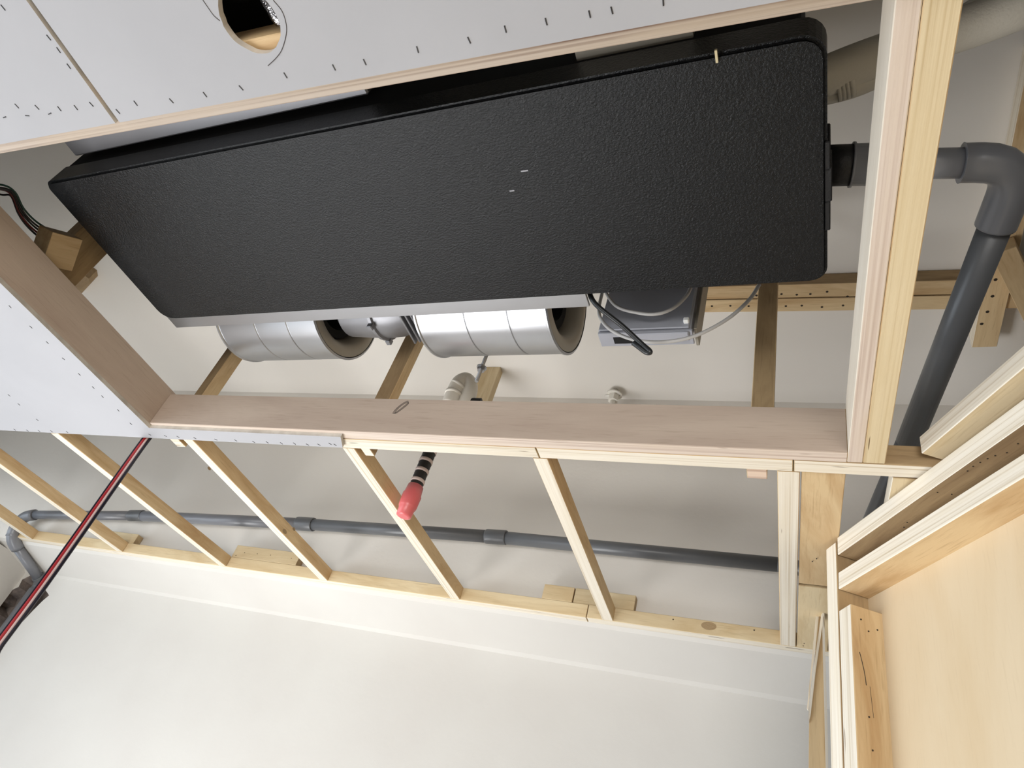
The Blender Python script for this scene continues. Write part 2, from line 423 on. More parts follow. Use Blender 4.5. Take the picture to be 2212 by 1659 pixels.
# pencil scribble
def fr(px, py): return ony(0.9963, px, py)
sc = []
for k in range(64):
    a = 2 * math.pi * k / 21.0
    u_ = math.cos(a) * (22 - k * 0.06); w_ = math.sin(a) * (4.2 + 1.4 * math.sin(k * 0.3)) ; dr = -6 + k * 0.16
    sc.append(fr(867 + u_ * 0.78 - w_ * 0.5 + dr * 0.4, 881 - u_ * 0.62 - w_ * 0.55 + dr * 0.2))
tube('pencil_scribble', sc, 0.0004, 'pencil', lowb, seg=5, resample=False)

# beams on the far and right side of the opening
tag(timber('ceiling_beam', (XL - 0.9, 1.0500, ZF), (-0.4600, 1.0402, ZF), 0.0335, 0.040), 'long laminated beam carrying the joists, left length above the gypsum', 'beam')
tag(timber('ceiling_beam', (-0.4585, 1.0402, ZF), (0.0005, 1.0402, ZF), 0.0335, 0.040), 'middle length of laminated beam between two butt joints', 'beam')
tag(timber('ceiling_beam', (0.0018, 1.0402, ZF), (0.246, 1.0402, ZF), 0.0335, 0.040, 'brown'), 'short beam length running right from the butt joint to the partition', 'beam')
tag(timber('ceiling_beam', (0.1212, 0.03, ZF), (0.1212, 1.0225, ZF), 0.032, 0.040, 'tan', 'yellow_lvl'), 'pale laminated beam alongside the drain end of the opening', 'beam')

# ------------------------------------------------------------------ joists
JL = [
    ((-2.790, 1.060), (-2.803, 1.80), 'joist nearest the left pier, cut off by the picture edge'),
    ((-2.338, 1.062), (-2.3035, 1.80), 'joist crossing in front of the wall pipe elbow end'),
    ((-1.866, 1.062), (-1.809, 1.80), 'joist passing behind the red and black hanging cable'),
    ((-1.379, 1.058), (-1.3885, 1.80), 'joist with brown knots and a figured side face'),
    ((-0.908, 1.058), (-0.9185, 1.80), 'joist right behind the pink sprinkler cap'),
    ((-0.459, 1.058), (-0.459, 1.80), 'joist centred between sprinkler and partition'),
]
for i, (a, b, lab) in enumerate(JL):
    o = timber('ceiling_joist', (a[0], a[1], ZF), (b[0], b[1], ZF), 0.031, 0.0375)
    tag(o, 'pale timber ' + lab, 'joist', 'joists running from beam to wall strip')
jk = [o for o in bpy.data.objects if o.get('label', '').endswith('figured side face')][0]
for px, py, sz in ((615, 1148, 1.0), (635, 1143, 0.7), (452, 1012, 0.6)):
    p = onx(-1.3695, px, py); p = onx(-1.379 - 0.0095 * (p.y - 1.058) / 0.742 + 0.0159, px, py)
    bm = bmesh.new(); bmesh.ops.create_circle(bm, cap_ends=True, radius=1.0, segments=14)
    me = bpy.data.meshes.new('knot'); bm.to_mesh(me); bm.free()
    link('knot', me, ['brown'], jk, Matrix.Translation(W(p)) @ Matrix.Rotation(math.pi / 2, 4, 'Y') @ Matrix.Diagonal((0.006 * sz, 0.011 * sz, 1, 1)))
tag(timber('ceiling_joist', (-0.0065, 1.0575, ZF), (-0.0065, 1.7995, ZF), 0.036, 0.038), 'pale timber joist with a plank butted along its right side', 'joist', 'joists running from beam to wall strip')
fp = timber('flat_plank', (0.0485, 1.0575, ZF + 0.003), (0.0485, 1.47, ZF + 0.003), 0.068, 0.018, 'lvl', 'tan')
tag(fp, 'flat tan plank beside the last joist, near the opening', 'plank')
fp = timber('flat_plank', (0.0485, 1.476, ZF + 0.001), (0.0485, 1.80, ZF + 0.001), 0.068, 0.018, 'lvl', 'palebeam')
tag(fp, 'flat pale plank beside the last joist, at the wall end', 'plank')
tag(timber('ceiling_joist', (0.170, 1.060, ZF), (0.168, 1.82, ZF), 0.038, 0.030, 'lvl', 'palebeam'), 'joist with pale left face seen behind the partition top plate', 'joist', 'joists running from beam to wall strip')

# ------------------------------------------------------------------ strip on the far wall
XS = onz(ZF, 1272, 1346).x
st1 = timber('wall_strip', (-2.925, 1.815, ZF), (XS - 0.0008, 1.815, ZF), 0.03, 0.0375, 'palebeam', 'lvl')
tag(st1, 'long timber strip fixed to the wall under the joist ends', 'wall strip')
st2 = timber('wall_strip', (XS + 0.0008, 1.815, ZF), (0.16, 1.815, ZF), 0.03, 0.0375, 'palebeam', 'lvl')
tag(st2, 'shorter wall strip with a round knot, right of the joint', 'wall strip')
# knot
kn = ony(1.7995, 1531, 1352)
bm = bmesh.new(); bmesh.ops.create_circle(bm, cap_ends=True, radius=1.0, segments=20)
me = bpy.data.meshes.new('knot'); bm.to_mesh(me); bm.free()
o = link('knot', me, ['brown'], st2, Matrix.Translation(W(kn)) @ Matrix.Rotation(math.pi / 2, 4, 'X') @ Matrix.Diagonal((0.019, 0.011, 1, 1)))
def wall_block(name, px0, px1, ytop, y, th, mat, label, base=ZF + 0.038):
    a = ony(y, *px0); b = ony(y, *px1)
    h = ony(y, *ytop).z - base
    o = timber(name, (a.x, y + th / 2, base), (b.x, y + th / 2, base), th, h, mat, 'lvl')
    return tag(o, label, 'timber block')
wb = wall_block('packing_block', (498, 1205), (640, 1218), (560, 1183), 1.800, 0.028, 'palebeam', 'nailed packing block on the wall strip behind the knotted joist')
wall_block('packing_block', (1170, 1290), (1236, 1298), (1200, 1264), 1.800, 0.028, 'palebeam', 'short packing block left of its neighbour above the strip joint')
wall_block('packing_block', (1238, 1298), (1370, 1312), (1300, 1277), 1.802, 0.026, 'palebeam', 'longer packing block behind the joist above the strip joint')
wall_block('packing_block', (215, 1178), (284, 1178), (250, 1148), 1.800, 0.028, 'palebeam', 'small packing block near the red cable above the wall strip')

def dots(parent, fn, pts, r=0.002, mat='nail'):
    for px, py in pts:
        p, nrm = fn(px, py)
        me = nail_me
        o = bpy.data.objects.new('nail', me); COL.objects.link(o)
        q = V(nrm).to_track_quat('Z', 'X').to_matrix().to_4x4()
        o.parent = parent; o.matrix_local = parent.matrix_world.inverted() @ (Matrix.Translation(W(p)) @ q @ Matrix.Diagonal((r / 0.002, r / 0.002, 1, 1)))
bm = bmesh.new(); bmesh.ops.create_cone(bm, cap_ends=True, segments=8, radius1=0.002, radius2=0.0016, depth=0.0012)
nail_me = bpy.data.meshes.new('nail'); bm.to_mesh(nail_me); bm.free(); nail_me.materials.append(M['nail'])
dots(wb, lambda x, y: (ony(1.7995, x, y), (0, -1, 0)), [(300 + x / 3.16, 1100 + y / 3.16) for x, y in ((662, 316), (722, 297), (808, 304), (898, 313), (1040, 335))], 0.0014)
dots(st2, lambda x, y: (ony(1.7995, x, y), (0, -1, 0)), [(1454, 1338), (1629, 1361)], 0.002)
dots(fp, lambda x, y: (onz(ZF + 0.0008, x, y), (0, 0, -1)), [(1737, 1390), (1735, 1395), (1764, 1207), (1755, 1213)], 0.0014)
OFF = [((1612, 1008), (1665, 1036), 'frayed plywood offcut tucked behind the beam near the joint', 'burlap'),
       ((370, 952), (402, 966), 'tiny pale offcut stuck behind the beam by the knotted joist', 'lvl'),
       ((778, 968), (815, 986), 'small offcut behind the beam beside the sprinkler joist', 'lvl')]
for (a, b, lab, mt) in OFF:
    p = onz(ZF + 0.002, *a); q = onz(ZF + 0.002, b[0], b[1])
    y0 = 1.058 if a[0] > 500 else 1.062
    o = timber('wood_offcut', (p.x, (y0 + q.y) / 2, ZF + 0.002), (q.x - (0.006 if a[0] > 500 else 0), (y0 + q.y) / 2, ZF + 0.002), max(0.008, q.y - y0), 0.02, mt, mt)
    tag(o, lab, 'offcut')

# ------------------------------------------------------------------ hangers and ceiling battens above
def post(name, x0, x1, y0, y1, z0, z1, side, edge, label, cat='hanger', group=None):
    a = V(((x0 + x1) / 2, (y0 + y1) / 2, z0))
    mw = frame(a, (0, 0, 1), (0, 1, 0))     # local X up, local Z = +Y, local Y = world X
    wx = (x1 - x0) / 2; wy = (y1 - y0) / 2
    me = box_mesh(name, (0, -wx, -wy), (z1 - z0, wx, wy), 0.0012); assign(me, 0, 1, 2)
    o = link(name, me, ['endgrain', side, edge], None, mw)
    return tag(o, label, cat, group)
post('timber_hanger', -1.471, -1.442, 1.066, 1.108, ZF + 0.041, ZC, 'tan', 'brown', 'brown upright hanger under the left fan drum', group='upright hangers')
post('timber_hanger', -0.907, -0.866, 1.062, 1.092, ZF + 0.041, ZC, 'tan', 'brown', 'brown upright hanger between the two fan drums', group='upright hangers')
hC = post('timber_hanger', -0.0735, -0.0335, 1.060, 1.090, ZF + 0.041, 1.509, 'tan', 'brown', 'brown upright hanger right of the grey control box', group='upright hangers')
post('timber_hanger', -1.036, -0.967, 1.665, 1.695, 1.26, ZC, 'palebeam', 'palebeam', 'pale wide hanger beside the white sprinkler elbow', group='upright hangers')
s1 = timber('slab_batten', (-0.42, 1.367, 1.51), (0.62, 1.388, 1.51), 0.046, 0.0395, 'tan', 'tan')
tag(s1, 'nailed batten on the slab, row farther from the black unit', 'batten', 'battens under the slab')
s2 = timber('slab_batten', (-0.42, 1.317, 1.51), (0.62, 1.337, 1.51), 0.047, 0.0395, 'brown', 'tan')
tag(s2, 'nailed batten on the slab, row nearer the black unit', 'batten', 'battens under the slab')
dots(s1, lambda x, y: (onz(1.5096, x, y), (0, 0, -1)), [(1472 + x / Z1, 550 + y / Z1) for x, y in ((195, 330), (430, 330), (668, 330), (770, 327), (899, 336), (1034, 326), (313, 328))], 0.0035)
dots(s2, lambda x, y: (onz(1.5096, x, y), (0, 0, -1)), [(1472 + x / Z1, 550 + y / Z1) for x, y in ((640, 253), (738, 257), (825, 253), (932, 238), (1062, 268), (480, 262))], 0.0035)
# right: batten with a row of staples behind the drain pipe, and a second one crossing
zb = 1.50
pa = onz(zb, 2126, 750); pb = onz(zb, 2186, 470)
rb = timber('slab_batten', pa, pa + (pb - pa) * 1.9, 0.056, ZC - zb - 0.001, 'lvl', 'tan')
tag(rb, 'short stapled batten on the slab behind the grey drain pipe', 'batten', 'battens under the slab')
dots(rb, lambda x, y: (onz(zb - 0.0004, x, y), (0, 0, -1)), [(1880 + x / 3.318, 400 + y / 3.318) for x, y in ((1012, 316), (940, 452), (912, 562), (898, 678), (876, 797), (840, 908), (798, 995))], 0.0045)
pa = onz(zb - 0.04, 2196, 600); pb = onz(zb - 0.04, 2240, 690)
tag(timber('slab_batten', pa + (pa - pb) * 0.6, pb + (pb - pa) * 2, 0.05, 0.036, 'tan', 'tan'), 'crossing batten at the right picture edge', 'batten', 'battens under the slab')

# left corner of the plenum
post('timber_hanger', -1.560, -1.520, 0.600, 0.680, ZF + 0.02, ZC, 'brown', 'brown', 'brown hanger half hidden by the left corner of the black unit', group='upright hangers')
o = timber('wood_block', onx(-1.515, 96, 545) + V((0, 0, -0.03)), onx(-1.515, 160, 560) + V((0, 0.0, -0.03)), 0.05, 0.075, 'tan', 'brown', up=(0.35, -0.1, 1))
tag(o, 'tan block where the dark wires end beside the hanger', 'wood block')
p = onz(1.53, 178, 604)
o = extrude_poly('chamfered_block', [(-0.10, -0.03), (0.06, -0.03), (0.09, -0.01), (0.09, 0.015), (0.06, 0.03), (-0.10, 0.03)], p + V((0, 0, -0.03)), (0.85, -0.4, 0), (0.4, 0.85, 0), 0.049, 'brown')
tag(o, 'brown block with cut corners on the slab near the unit', 'wood block')

# ------------------------------------------------------------------ the black ceiling unit
UL = V((0.9992, -0.0378, -0.0152)).normalized(); UW = V((0.0378, 0.9993, -0.0001)); UW = (UW - UL * UW.dot(UL)).normalized(); UN = UL.cross(UW)
UO = V((-1.4300, 0.4519, 0.9327))
UM = Matrix.Translation(W(UO)) @ Matrix((UL, UW, UN)).transposed().to_4x4()
def up_(l, w, n): return UO + UL * l + UW * w + UN * n
def onw(w, px, py):
    r = ray(px, py); return r * ((UO + UW * w).dot(UW) / r.dot(UW))
LEN, DEP = 1.464, 0.386
unit = bpy.data.objects.new('ceiling_fan_coil_unit', None); unit.empty_display_size = 0.1
COL.objects.link(unit); unit.matrix_world = UM
tag(unit, 'black ceiling fan coil unit with silver fan drums above the opening', 'air conditioner')
def upart(name, me, mats, parent=unit):
    o = bpy.data.objects.new(name, me); COL.objects.link(o); o.parent = parent
    for m in mats: me.materials.append(M[m])
    return o
def rrect(l0, w0, l1, w1, rs, n=6):
    out = []
    cs = ((l1, w0, -math.pi / 2, rs[1]), (l1, w1, 0, rs[2]), (l0, w1, math.pi / 2, rs[3]), (l0, w0, math.pi, rs[0]))
    for cx, cy, a0, r in cs:
        sx = -1 if cx == l1 else 1; sy = -1 if cy == w1 else 1
        for k in range(n):
            a = a0 + (math.pi / 2) * k / (n - 1)
            out.append((cx + sx * r + r * math.cos(a), cy + sy * r + r * math.sin(a)))
    return out
def prism(name, poly, n0, n1, bevel=0.0):
    bm = bmesh.new(); vs = [bm.verts.new((x, y, n0)) for x, y in poly]; f = bm.faces.new(vs)
    r = bmesh.ops.extrude_face_region(bm, geom=[f])
    for v_ in r['geom']:
        if isinstance(v_, bmesh.types.BMVert): v_.co.z = n1
    bmesh.ops.recalc_face_normals(bm, faces=bm.faces[:])
    if bevel:
        es = [e for e in bm.edges if abs(e.verts[0].co.z - n0) < 1e-6 and abs(e.verts[1].co.z - n0) < 1e-6]
        bmesh.ops.bevel(bm, geom=es, offset=bevel, segments=3, affect='EDGES')
        for f in bm.faces: f.smooth = False
    me = bpy.data.meshes.new(name); bm.to_mesh(me); bm.free(); return me
upart('drain_pan', prism('drain_pan', rrect(0, 0, LEN, DEP, (0.018, 0.030, 0.026, 0.034)), 0, 0.056, 0.005), ['foam'])
upart('casing', box_mesh('casing', (0.010, 0.004, 0.054), (LEN - 0.03, DEP - 0.02, 0.30), 0.003), ['void'])
upart('outlet_duct', box_mesh('outlet_duct', (0.034, -0.30, 0.078), (0.775, -0.008, 0.29), 0.003), ['galv_dull'])
upart('outlet_collar', prism('outlet_collar', rrect(1.135, -0.20, 1.30, 0.007, (0.03, 0.03, 0.004, 0.004)), 0.072, 0.27, 0.0), ['liner'])
# silver back flange
upart('back_flange', box_mesh('back_flange', (0.0, DEP - 0.01, 0.010), (1.0655, 0.4215, 0.016), 0.001), ['galv'])
upart('back_plate', box_mesh('back_plate', (0.02, DEP - 0.02, 0.014), (1.06, DEP + 0.006, 0.20), 0.001), ['galv_dull'])
# fan drums: scroll shells with open, bell-mouthed right ends
FC = (0.517, 0.168); FR = 0.132
def fan(l0, l1, label):
    prof_ = []
    for s in (0.0, 0.26, 0.56):
        pass
    L_ = l1 - l0
    ps = [(l0, 0.086), (l0, FR - 0.002), (l0 + 0.002, FR + 0.003), (l0 + 0.006, FR + 0.003), (l0 + 0.008, FR)]
    for g in (0.40, 0.72):
        gx = l0 + L_ * g
        ps += [(gx - 0.0025, FR), (gx - 0.001, FR - 0.0022), (gx + 0.001, FR - 0.0022), (gx + 0.0025, FR)]
    ps += [(l1 - 0.008, FR), (l1 - 0.006, FR + 0.003), (l1 - 0.002, FR + 0.003), (l1, FR - 0.002)]
    inner = [(l1 - 0.001, FR - 0.004), (l1 + 0.001, FR - 0.012), (l1 + 0.001, 0.112), (l1 - 0.001, 0.104), (l1 - 0.008, 0.095), (l1 - 0.024, 0.086), (l1 - 0.05, 0.082)]
    def lathe(name, pr, mats, par):
        bm = bmesh.new(); seg = 56; rings = []
        for x, r in pr:
            rings.append([bm.verts.new((x, FC[0] + r * math.cos(2 * math.pi * k / seg), FC[1] + r * math.sin(2 * math.pi * k / seg))) for k in range(seg)])
        for i in range(len(rings) - 1):
            for k in range(seg):
                f = bm.faces.new((rings[i][k], rings[i][(k + 1) % seg], rings[i + 1][(k + 1) % seg], rings[i + 1][k])); f.smooth = True
        bmesh.ops.recalc_face_normals(bm, faces=bm.faces[:])
        me = bpy.data.meshes.new(name); bm.to_mesh(me); bm.free()
        try:
            me.set_sharp_from_angle(angle=0.6)
        except Exception: pass
        return upart(name, me, mats, par)
    d = lathe('fan_drum', ps, ['galv'], unit)
    d['label'] = label
    lathe('inlet_rim', inner, ['liner'], d)
    me = box_mesh('neck', (l0 + 0.004, DEP - 0.02, FC[1] + 0.03), (l1 - 0.004, FC[0], FC[1] + FR - 0.002), 0.002)
    upart('neck', me, ['galv_dull'], d)
    lathe('impeller', [(l0 + 0.03, 0.02), (l0 + 0.03, 0.08), (l1 - 0.03, 0.08), (l1 - 0.03, 0.06), (l0 + 0.05, 0.055), (l0 + 0.05, 0.0)], ['void'], d)
fan(0.075, 0.385, 'left silver drum of the pair'); fan(0.650, 0.960, 'right silver drum of the pair')
# motor between the fans
def lathe_x(name, pr, c, mats, par=unit, seg=28):
    bm = bmesh.new(); rings = []
    for x, r in pr:
        rings.append([bm.verts.new((x, c[0] + r * math.cos(2 * math.pi * k / seg), c[1] + r * math.sin(2 * math.pi * k / seg))) for k in range(seg)])
    for i in range(len(rings) - 1):
        for k in range(seg):
            f = bm.faces.new((rings[i][k], rings[i][(k + 1) % seg], rings[i + 1][(k + 1) % seg], rings[i + 1][k])); f.smooth = True
    bmesh.ops.recalc_face_normals(bm, faces=bm.faces[:])
    me = bpy.data.meshes.new(name); bm.to_mesh(me); bm.free(); me.set_sharp_from_angle(angle=0.6)
    return upart(name, me, mats, par)
MC = (0.517, 0.150)
mo = lathe_x('motor', [(0.395, 0.0), (0.395, 0.05), (0.41, 0.066), (0.47, 0.07), (0.50, 0.072), (0.502, 0.078), (0.510, 0.078), (0.512, 0.072), (0.55, 0.07), (0.585, 0.06), (0.585, 0.0)], MC, ['galv_dull'])
lathe_x('shaft', [(0.37, 0.0), (0.37, 0.012), (0.655, 0.012), (0.655, 0.0)], MC, ['galv'], mo, 14)
for k, a in enumerate((-1.75, -0.7)):
    y = MC[0] + 0.08 * math.cos(a); z = MC[1] + 0.08 * math.sin(a)
    upart('motor_lug', box_mesh('motor_lug', (0.499, y - 0.007, z - 0.007), (0.513, y + 0.007, z + 0.007), 0.002), ['galv_dull'], mo)
for k in range(5):
    upart('motor_bracket', box_mesh('motor_bracket', (0.592 + k * 0.011, MC[0] - 0.05, MC[1] - 0.075 + k * 0.004), (0.597 + k * 0.011, MC[0] + 0.05, MC[1] - 0.03), 0.001), ['galv_dull'], mo)
# control box
BW = 0.500
def bx(px, py): q = onw(BW, px, py) - UO; return (q.dot(UL), q.dot(UN))
c_tl, c_bl, c_br, c_tr = bx(1288, 640), bx(1312, 722), bx(1503, 706), bx(1492, 628)
l0, l1 = (c_tl[0] + c_bl[0]) / 2, (c_tr[0] + c_br[0]) / 2; n0 = (c_bl[1] + c_br[1]) / 2
r = ray(1410, 743); qb = r * ((UO + UN * n0).dot(UN) / r.dot(UN)) - UO
BD = max(0.03, qb.dot(UW) - BW)
bxo = upart('control_box', box_mesh('control_box', (l0, BW + 0.006, n0 + 0.003), (l1, BW + BD, n0 + 0.20), 0.002), ['boxgrey'])
upart('box_cover', box_mesh('box_cover', (l0 + 0.002, BW, n0 + 0.006), (l1 - 0.002, BW + 0.007, n0 + 0.20), 0.0015), ['boxgrey'], bxo)
tr_ = upart('wiring_tray', box_mesh('wiring_tray', (l0 + 0.002, BW + 0.002, n0 - 0.002), (l1 + 0.004, BW + BD + 0.002, n0 + 0.004), 0.001), ['boxgrey'], bxo)
upart('tray_lip', box_mesh('tray_lip', (l0 + 0.072, BW + 0.002, n0 - 0.007), (l1 - 0.002, BW + 0.024, n0 - 0.001), 0.002), ['boxgrey'], tr_)
upart('cable_slot', box_mesh('cable_slot', (l0 + 0.030, BW + BD * 0.35, n0 - 0.0026), (l0 + 0.066, BW + BD * 0.85, n0 + 0.001), 0.0004), ['void'], tr_)
pb_ = bx(1483, 695)
upart('push_clip', box_mesh('push_clip', (pb_[0] - 0.005, BW - 0.008, pb_[1] - 0.005), (pb_[0] + 0.005, BW + 0.002, pb_[1] + 0.005), 0.0015), ['white_plastic'], bxo)
upart('side_flange', box_mesh('side_flange', (l1 + 0.004, BW + 0.010, n0 + 0.012), (l1 + 0.010, BW + BD + 0.02, n0 + 0.20), 0.001), ['liner'], bxo)
def cable(pxs, w, r, mat, name='cable'):
    pts = [onw(w if not isinstance(w, (list, tuple)) else w[i], *p) for i, p in enumerate(pxs)]
    pts[0] = pts[0] + UN * 0.03
    return tube(name, pts, r, mat, unit, seg=10)
cable(((1262, 640), (1285, 655), (1345, 705), (1385, 742), (1404, 759), (1396, 761), (1378, 748), (1368, 741)), (0.40, 0.41, 0.44, 0.46, 0.467, 0.468, 0.462, 0.46), 0.0048, 'cable_black', 'power_cable')
cable(((1292, 636), (1330, 660), (1380, 676), (1420, 678), (1455, 665), (1482, 640), (1492, 622)), 0.470, 0.0034, 'cable_grey', 'control_cable')
cable(((1298, 640), (1294, 665), (1300, 692), (1325, 716), (1370, 734), (1430, 739), (1500, 726), (1570, 690), (1618, 648), (1640, 615)), 0.475, 0.0034, 'cable_grey', 'control_cable')
# scuffs and a pale chip on the black underside
for px, py, s in ((1133, 369, 1.0), (1106, 412, 0.7)):
    r = ray(px, py); q = r * ((UO.dot(UN)) / r.dot(UN)) - UO
    upart('scuff', box_mesh('scuff', (q.dot(UL) - 0.006 * s, q.dot(UW) - 0.0012, -0.0004), (q.dot(UL) + 0.006 * s, q.dot(UW) + 0.0012, 0.0004)), ['galv_dull'])
r = ray(1549, 121); q = r * ((UO.dot(UN)) / r.dot(UN)) - UO
upart('wood_chip', box_mesh('wood_chip', (q.dot(UL) - 0.002, q.dot(UW) - 0.009, -0.004), (q.dot(UL) + 0.001, q.dot(UW) + 0.007, 0.0005)), ['chalk'])
# torn foam tape on the right end
for a, b, th in ((0.145, 0.19, 0.004), (0.185, 0.24, 0.006), (0.24, 0.29, 0.004)):
    upart('foam_tape', box_mesh('foam_tape', (LEN - 0.004, a, 0.002), (LEN + th, b, 0.05), 0.0015), ['rubber'])
# suspension rods of the unit
for l, w in ((0.02, 0.05), (LEN - 0.05, 0.05)):
    p = up_(l + 0.06 if l < 1 else l - 0.02, w + 0.05, 0.29)
    tube('suspension_rod', [p, V((p.x, p.y, ZC))], 0.005, 'zinc', unit, seg=8)

# ------------------------------------------------------------------ drain pipe (one glued run)
drain = empty('drain_pipe', onz(1.0, 1795, 357))
tag(drain, 'long grey plastic drain pipe from the black unit along the wall', 'pipe')
D0 = onz(1.0, 1795, 357); D1 = onz(1.0, 2206, 350)
D2 = ony(1.22, 1963, 955); D3 = V((0.135, 1.782, 0.935))
tube('rubber_sleeve', [D0 - V((0.01, 0, 0)), D0.lerp(D1, 0.17)], 0.0300, 'rubber', drain, seg=24)
a = D0.lerp(D1, 0.11); b = D0.lerp(D1, 0.30)
tube('coupling', [a, a + (b - a) * 0.08, a + (b - a) * 0.081, b], 0.031, 'pvc', drain, seg=24, radii=[0.033, 0.033, 0.0305, 0.0305], resample=False)
tube('pipe', [D0.lerp(D1, 0.3), D0.lerp(D1, 0.78)], 0.0215, 'pvc', drain, seg=24)
# big elbow
el = [D0.lerp(D1, 0.70), D0.lerp(D1, 0.705), D0.lerp(D1, 0.78)] + arc(D0, D1, D2, 0.05) + [D1.lerp(D2, 0.17), D1.lerp(D2, 0.175)]
tube('elbow', el, 0.028, 'pvc', drain, seg=24, resample=False, radii=[0.0285] + [0.0275] * (len(el) - 2) + [0.0275])
tube('pipe', [D1.lerp(D2, 0.16), D2], 0.0225, 'pvc_dark', drain, seg=24)
tube('pipe', [D2 - (D2 - D1).normalized() * 0.02, D3], 0.0215, 'pvc_dark', drain, seg=24)
tube('elbow', [D3.lerp(D2, 0.08), D3, ] , 0.0255, 'pvc_dark', drain, seg=20)
WP = [D3, ony(1.782, 1680, 1219.5), ony(1.782, 1072, 1160), ony(1.782, 660, 1132), ony(1.782, 295, 1114), ony(1.782, 76, 1112)]
rads = [0.0195, 0.0195, 0.0195, 0.0195, 0.0175]
for i in range(5):
    tube('pipe', [WP[i], WP[i + 1]], rads[i], 'pvc_dark' if i < 3 else 'pvc', drain, seg=20)
for p, d_, r_ in ((WP[2], WP[3], 0.0225), (WP[3], WP[2], 0.0235), (WP[4], WP[5], 0.0215)):
    e_ = (V(d_) - V(p)).normalized() * 0.034
    tube('coupling', [V(p) - e_, V(p) - e_ * 0.9, V(p) + e_ * 0.9, V(p) + e_], r_, 'pvc_dark', drain, seg=20, radii=[r_ - 0.001, r_, r_, r_ - 0.001], resample=False)
E0 = WP[5]; E1 = ony(1.782, 50, 1116); E2 = ony(1.790, 22, 1160); E3 = ony(2.010, 86, 1252); E4 = V((E3.x - 0.008, 2.030, E3.z - 0.02)); E5 = V((E3.x - 0.008, 2.030, -0.43))
el = [E0, E0.lerp(E1, 0.3)] + arc(E0, E1, E2, 0.03, 5) + [E1.lerp(E2, 0.5), E1.lerp(E2, 0.52)]
tube('elbow', el, 0.022, 'pvc', drain, seg=20, resample=False)
tube('pipe', [E1.lerp(E2, 0.4), E2], 0.0185, 'pvc', drain, seg=20)
el = [E2.lerp(E1, 0.55)] + arc(E1, E2, E3, 0.045, 7) + [E2.lerp(E3, 0.25)]
tube('elbow', el, 0.0245, 'pvc', drain, seg=20, resample=False)
tube('pipe', [E2.lerp(E3, 0.2), E3], 0.019, 'pvc', drain, seg=20)
tube('elbow', [E3.lerp(E2, 0.08), E3, E4, E4 - V((0, 0, 0.05))], 0.023, 'pvc_dark', drain, seg=16)
tube('pipe', [E4 - V((0, 0, 0.02)), E5], 0.026, 'pvc', drain, seg=16)

# ------------------------------------------------------------------ insulated refrigerant pipes
rf = empty('insulated_pipe_pair', onz(1.12, 1780, 160))
tag(rf, 'pair of taped pale insulated pipes at the unit corner', 'pipe')
R0 = onz(1.12, 1770, 170); R1 = onz(1.13, 1880, 128); R2 = onz(1.15, 2100, 55); R3 = onz(1.16, 2290, -20)
tube('insulated_pipe', [R0, R1, R2, R3], 0.030, 'wrap', rf, seg=20)
S0 = onz(1.13, 1770, 200); S1 = onz(1.13, 1850, 178); S2 = onz(1.15, 1950, 128); S3 = onz(1.18, 2120, 20); S4 = onz(1.20, 2240, -60)
tube('insulated_pipe', [S0, S1, S2, S3, S4], 0.021, 'wrap', rf, seg=20)
for px, py in ((1806, 185), (1815, 182), (1824, 179), (1833, 176)):
    c = onz(1.13, px, py - 14); d_ = (R1 - R0).normalized() * 0.004
    tube('tape_wrap', [c - d_, c + d_], 0.034, 'wrap', rf, seg=20)

# ------------------------------------------------------------------ sprinkler drop
SX, SY = -0.8515, 1.2793
sp = empty('sprinkler_drop', (SX, SY, 0.715))
tag(sp, 'striped black sprinkler drop ending in a pink protective cap', 'sprinkler')
z = lambda px, py: ony(SY, px, py).z
def vtube(name, zs, rs, mat, par=sp): return tube(name, [V((SX, SY, q)) for q in zs], 1, mat, par, seg=20, radii=rs, resample=False)
vtube('pink_cap', [0.706, 0.709, 0.728, 0.732, 0.736, 0.766, 0.770, 0.792], [0.012, 0.0185, 0.0195, 0.0215, 0.0225, 0.0235, 0.0215, 0.0195], 'pink')
vtube('hose', [0.784] + [0.79 + k * 0.004 for k in range(72)], [0.0150] + [0.0158 + 0.0009 * (k % 2) for k in range(72)], 'hose_black')
for zc in (0.806, 0.836, 0.866, 0.896, 0.93): vtube('tape_ring', [zc - 0.0042, zc + 0.0042], [0.0178, 0.0178], 'tape')
e0 = V((SX, SY, 1.06)); e1 = V((SX, SY, 1.145)); e2 = V((SX + 0.045, SY + 0.02, 1.155)); e3 = V((SX + 0.06, SY + 0.03, 1.075))
wp = [V((SX, SY, 1.05)), V((SX, SY, 1.10)), V((SX + 0.005, SY, 1.132)), V((SX + 0.018, SY + 0.006, 1.146)), V((SX + 0.032, SY + 0.012, 1.130)), V((SX + 0.037, SY + 0.016, 1.095)), V((SX + 0.037, SY + 0.016, 1.04))]
el = tube('white_elbow', wp, 0.0215, 'white_paint', sp, seg=20)
tube('pipe_band', [V((SX, SY, 1.085)), V((SX, SY, 1.094))], 0.0238, 'white_paint', el, seg=20)
tube('pipe_band', [V((SX + 0.0035, SY, 1.115)), V((SX + 0.007, SY, 1.123))], 0.0238, 'white_paint', el, seg=20)
tube('branch_pipe', [V((SX + 0.037, SY + 0.016, 1.05)), V((SX + 0.045, SY + 0.02, 0.985)), V((SX + 0.12, SY + 0.025, 0.96)), V((-0.03, SY + 0.02, 0.96))], 0.019, 'white_paint', sp, seg=16)
tube('plug', [V((SX + 0.050, SY + 0.016, 1.075)), V((SX + 0.080, SY + 0.02, 1.078))], 0.013, 'rubber', el, seg=12)

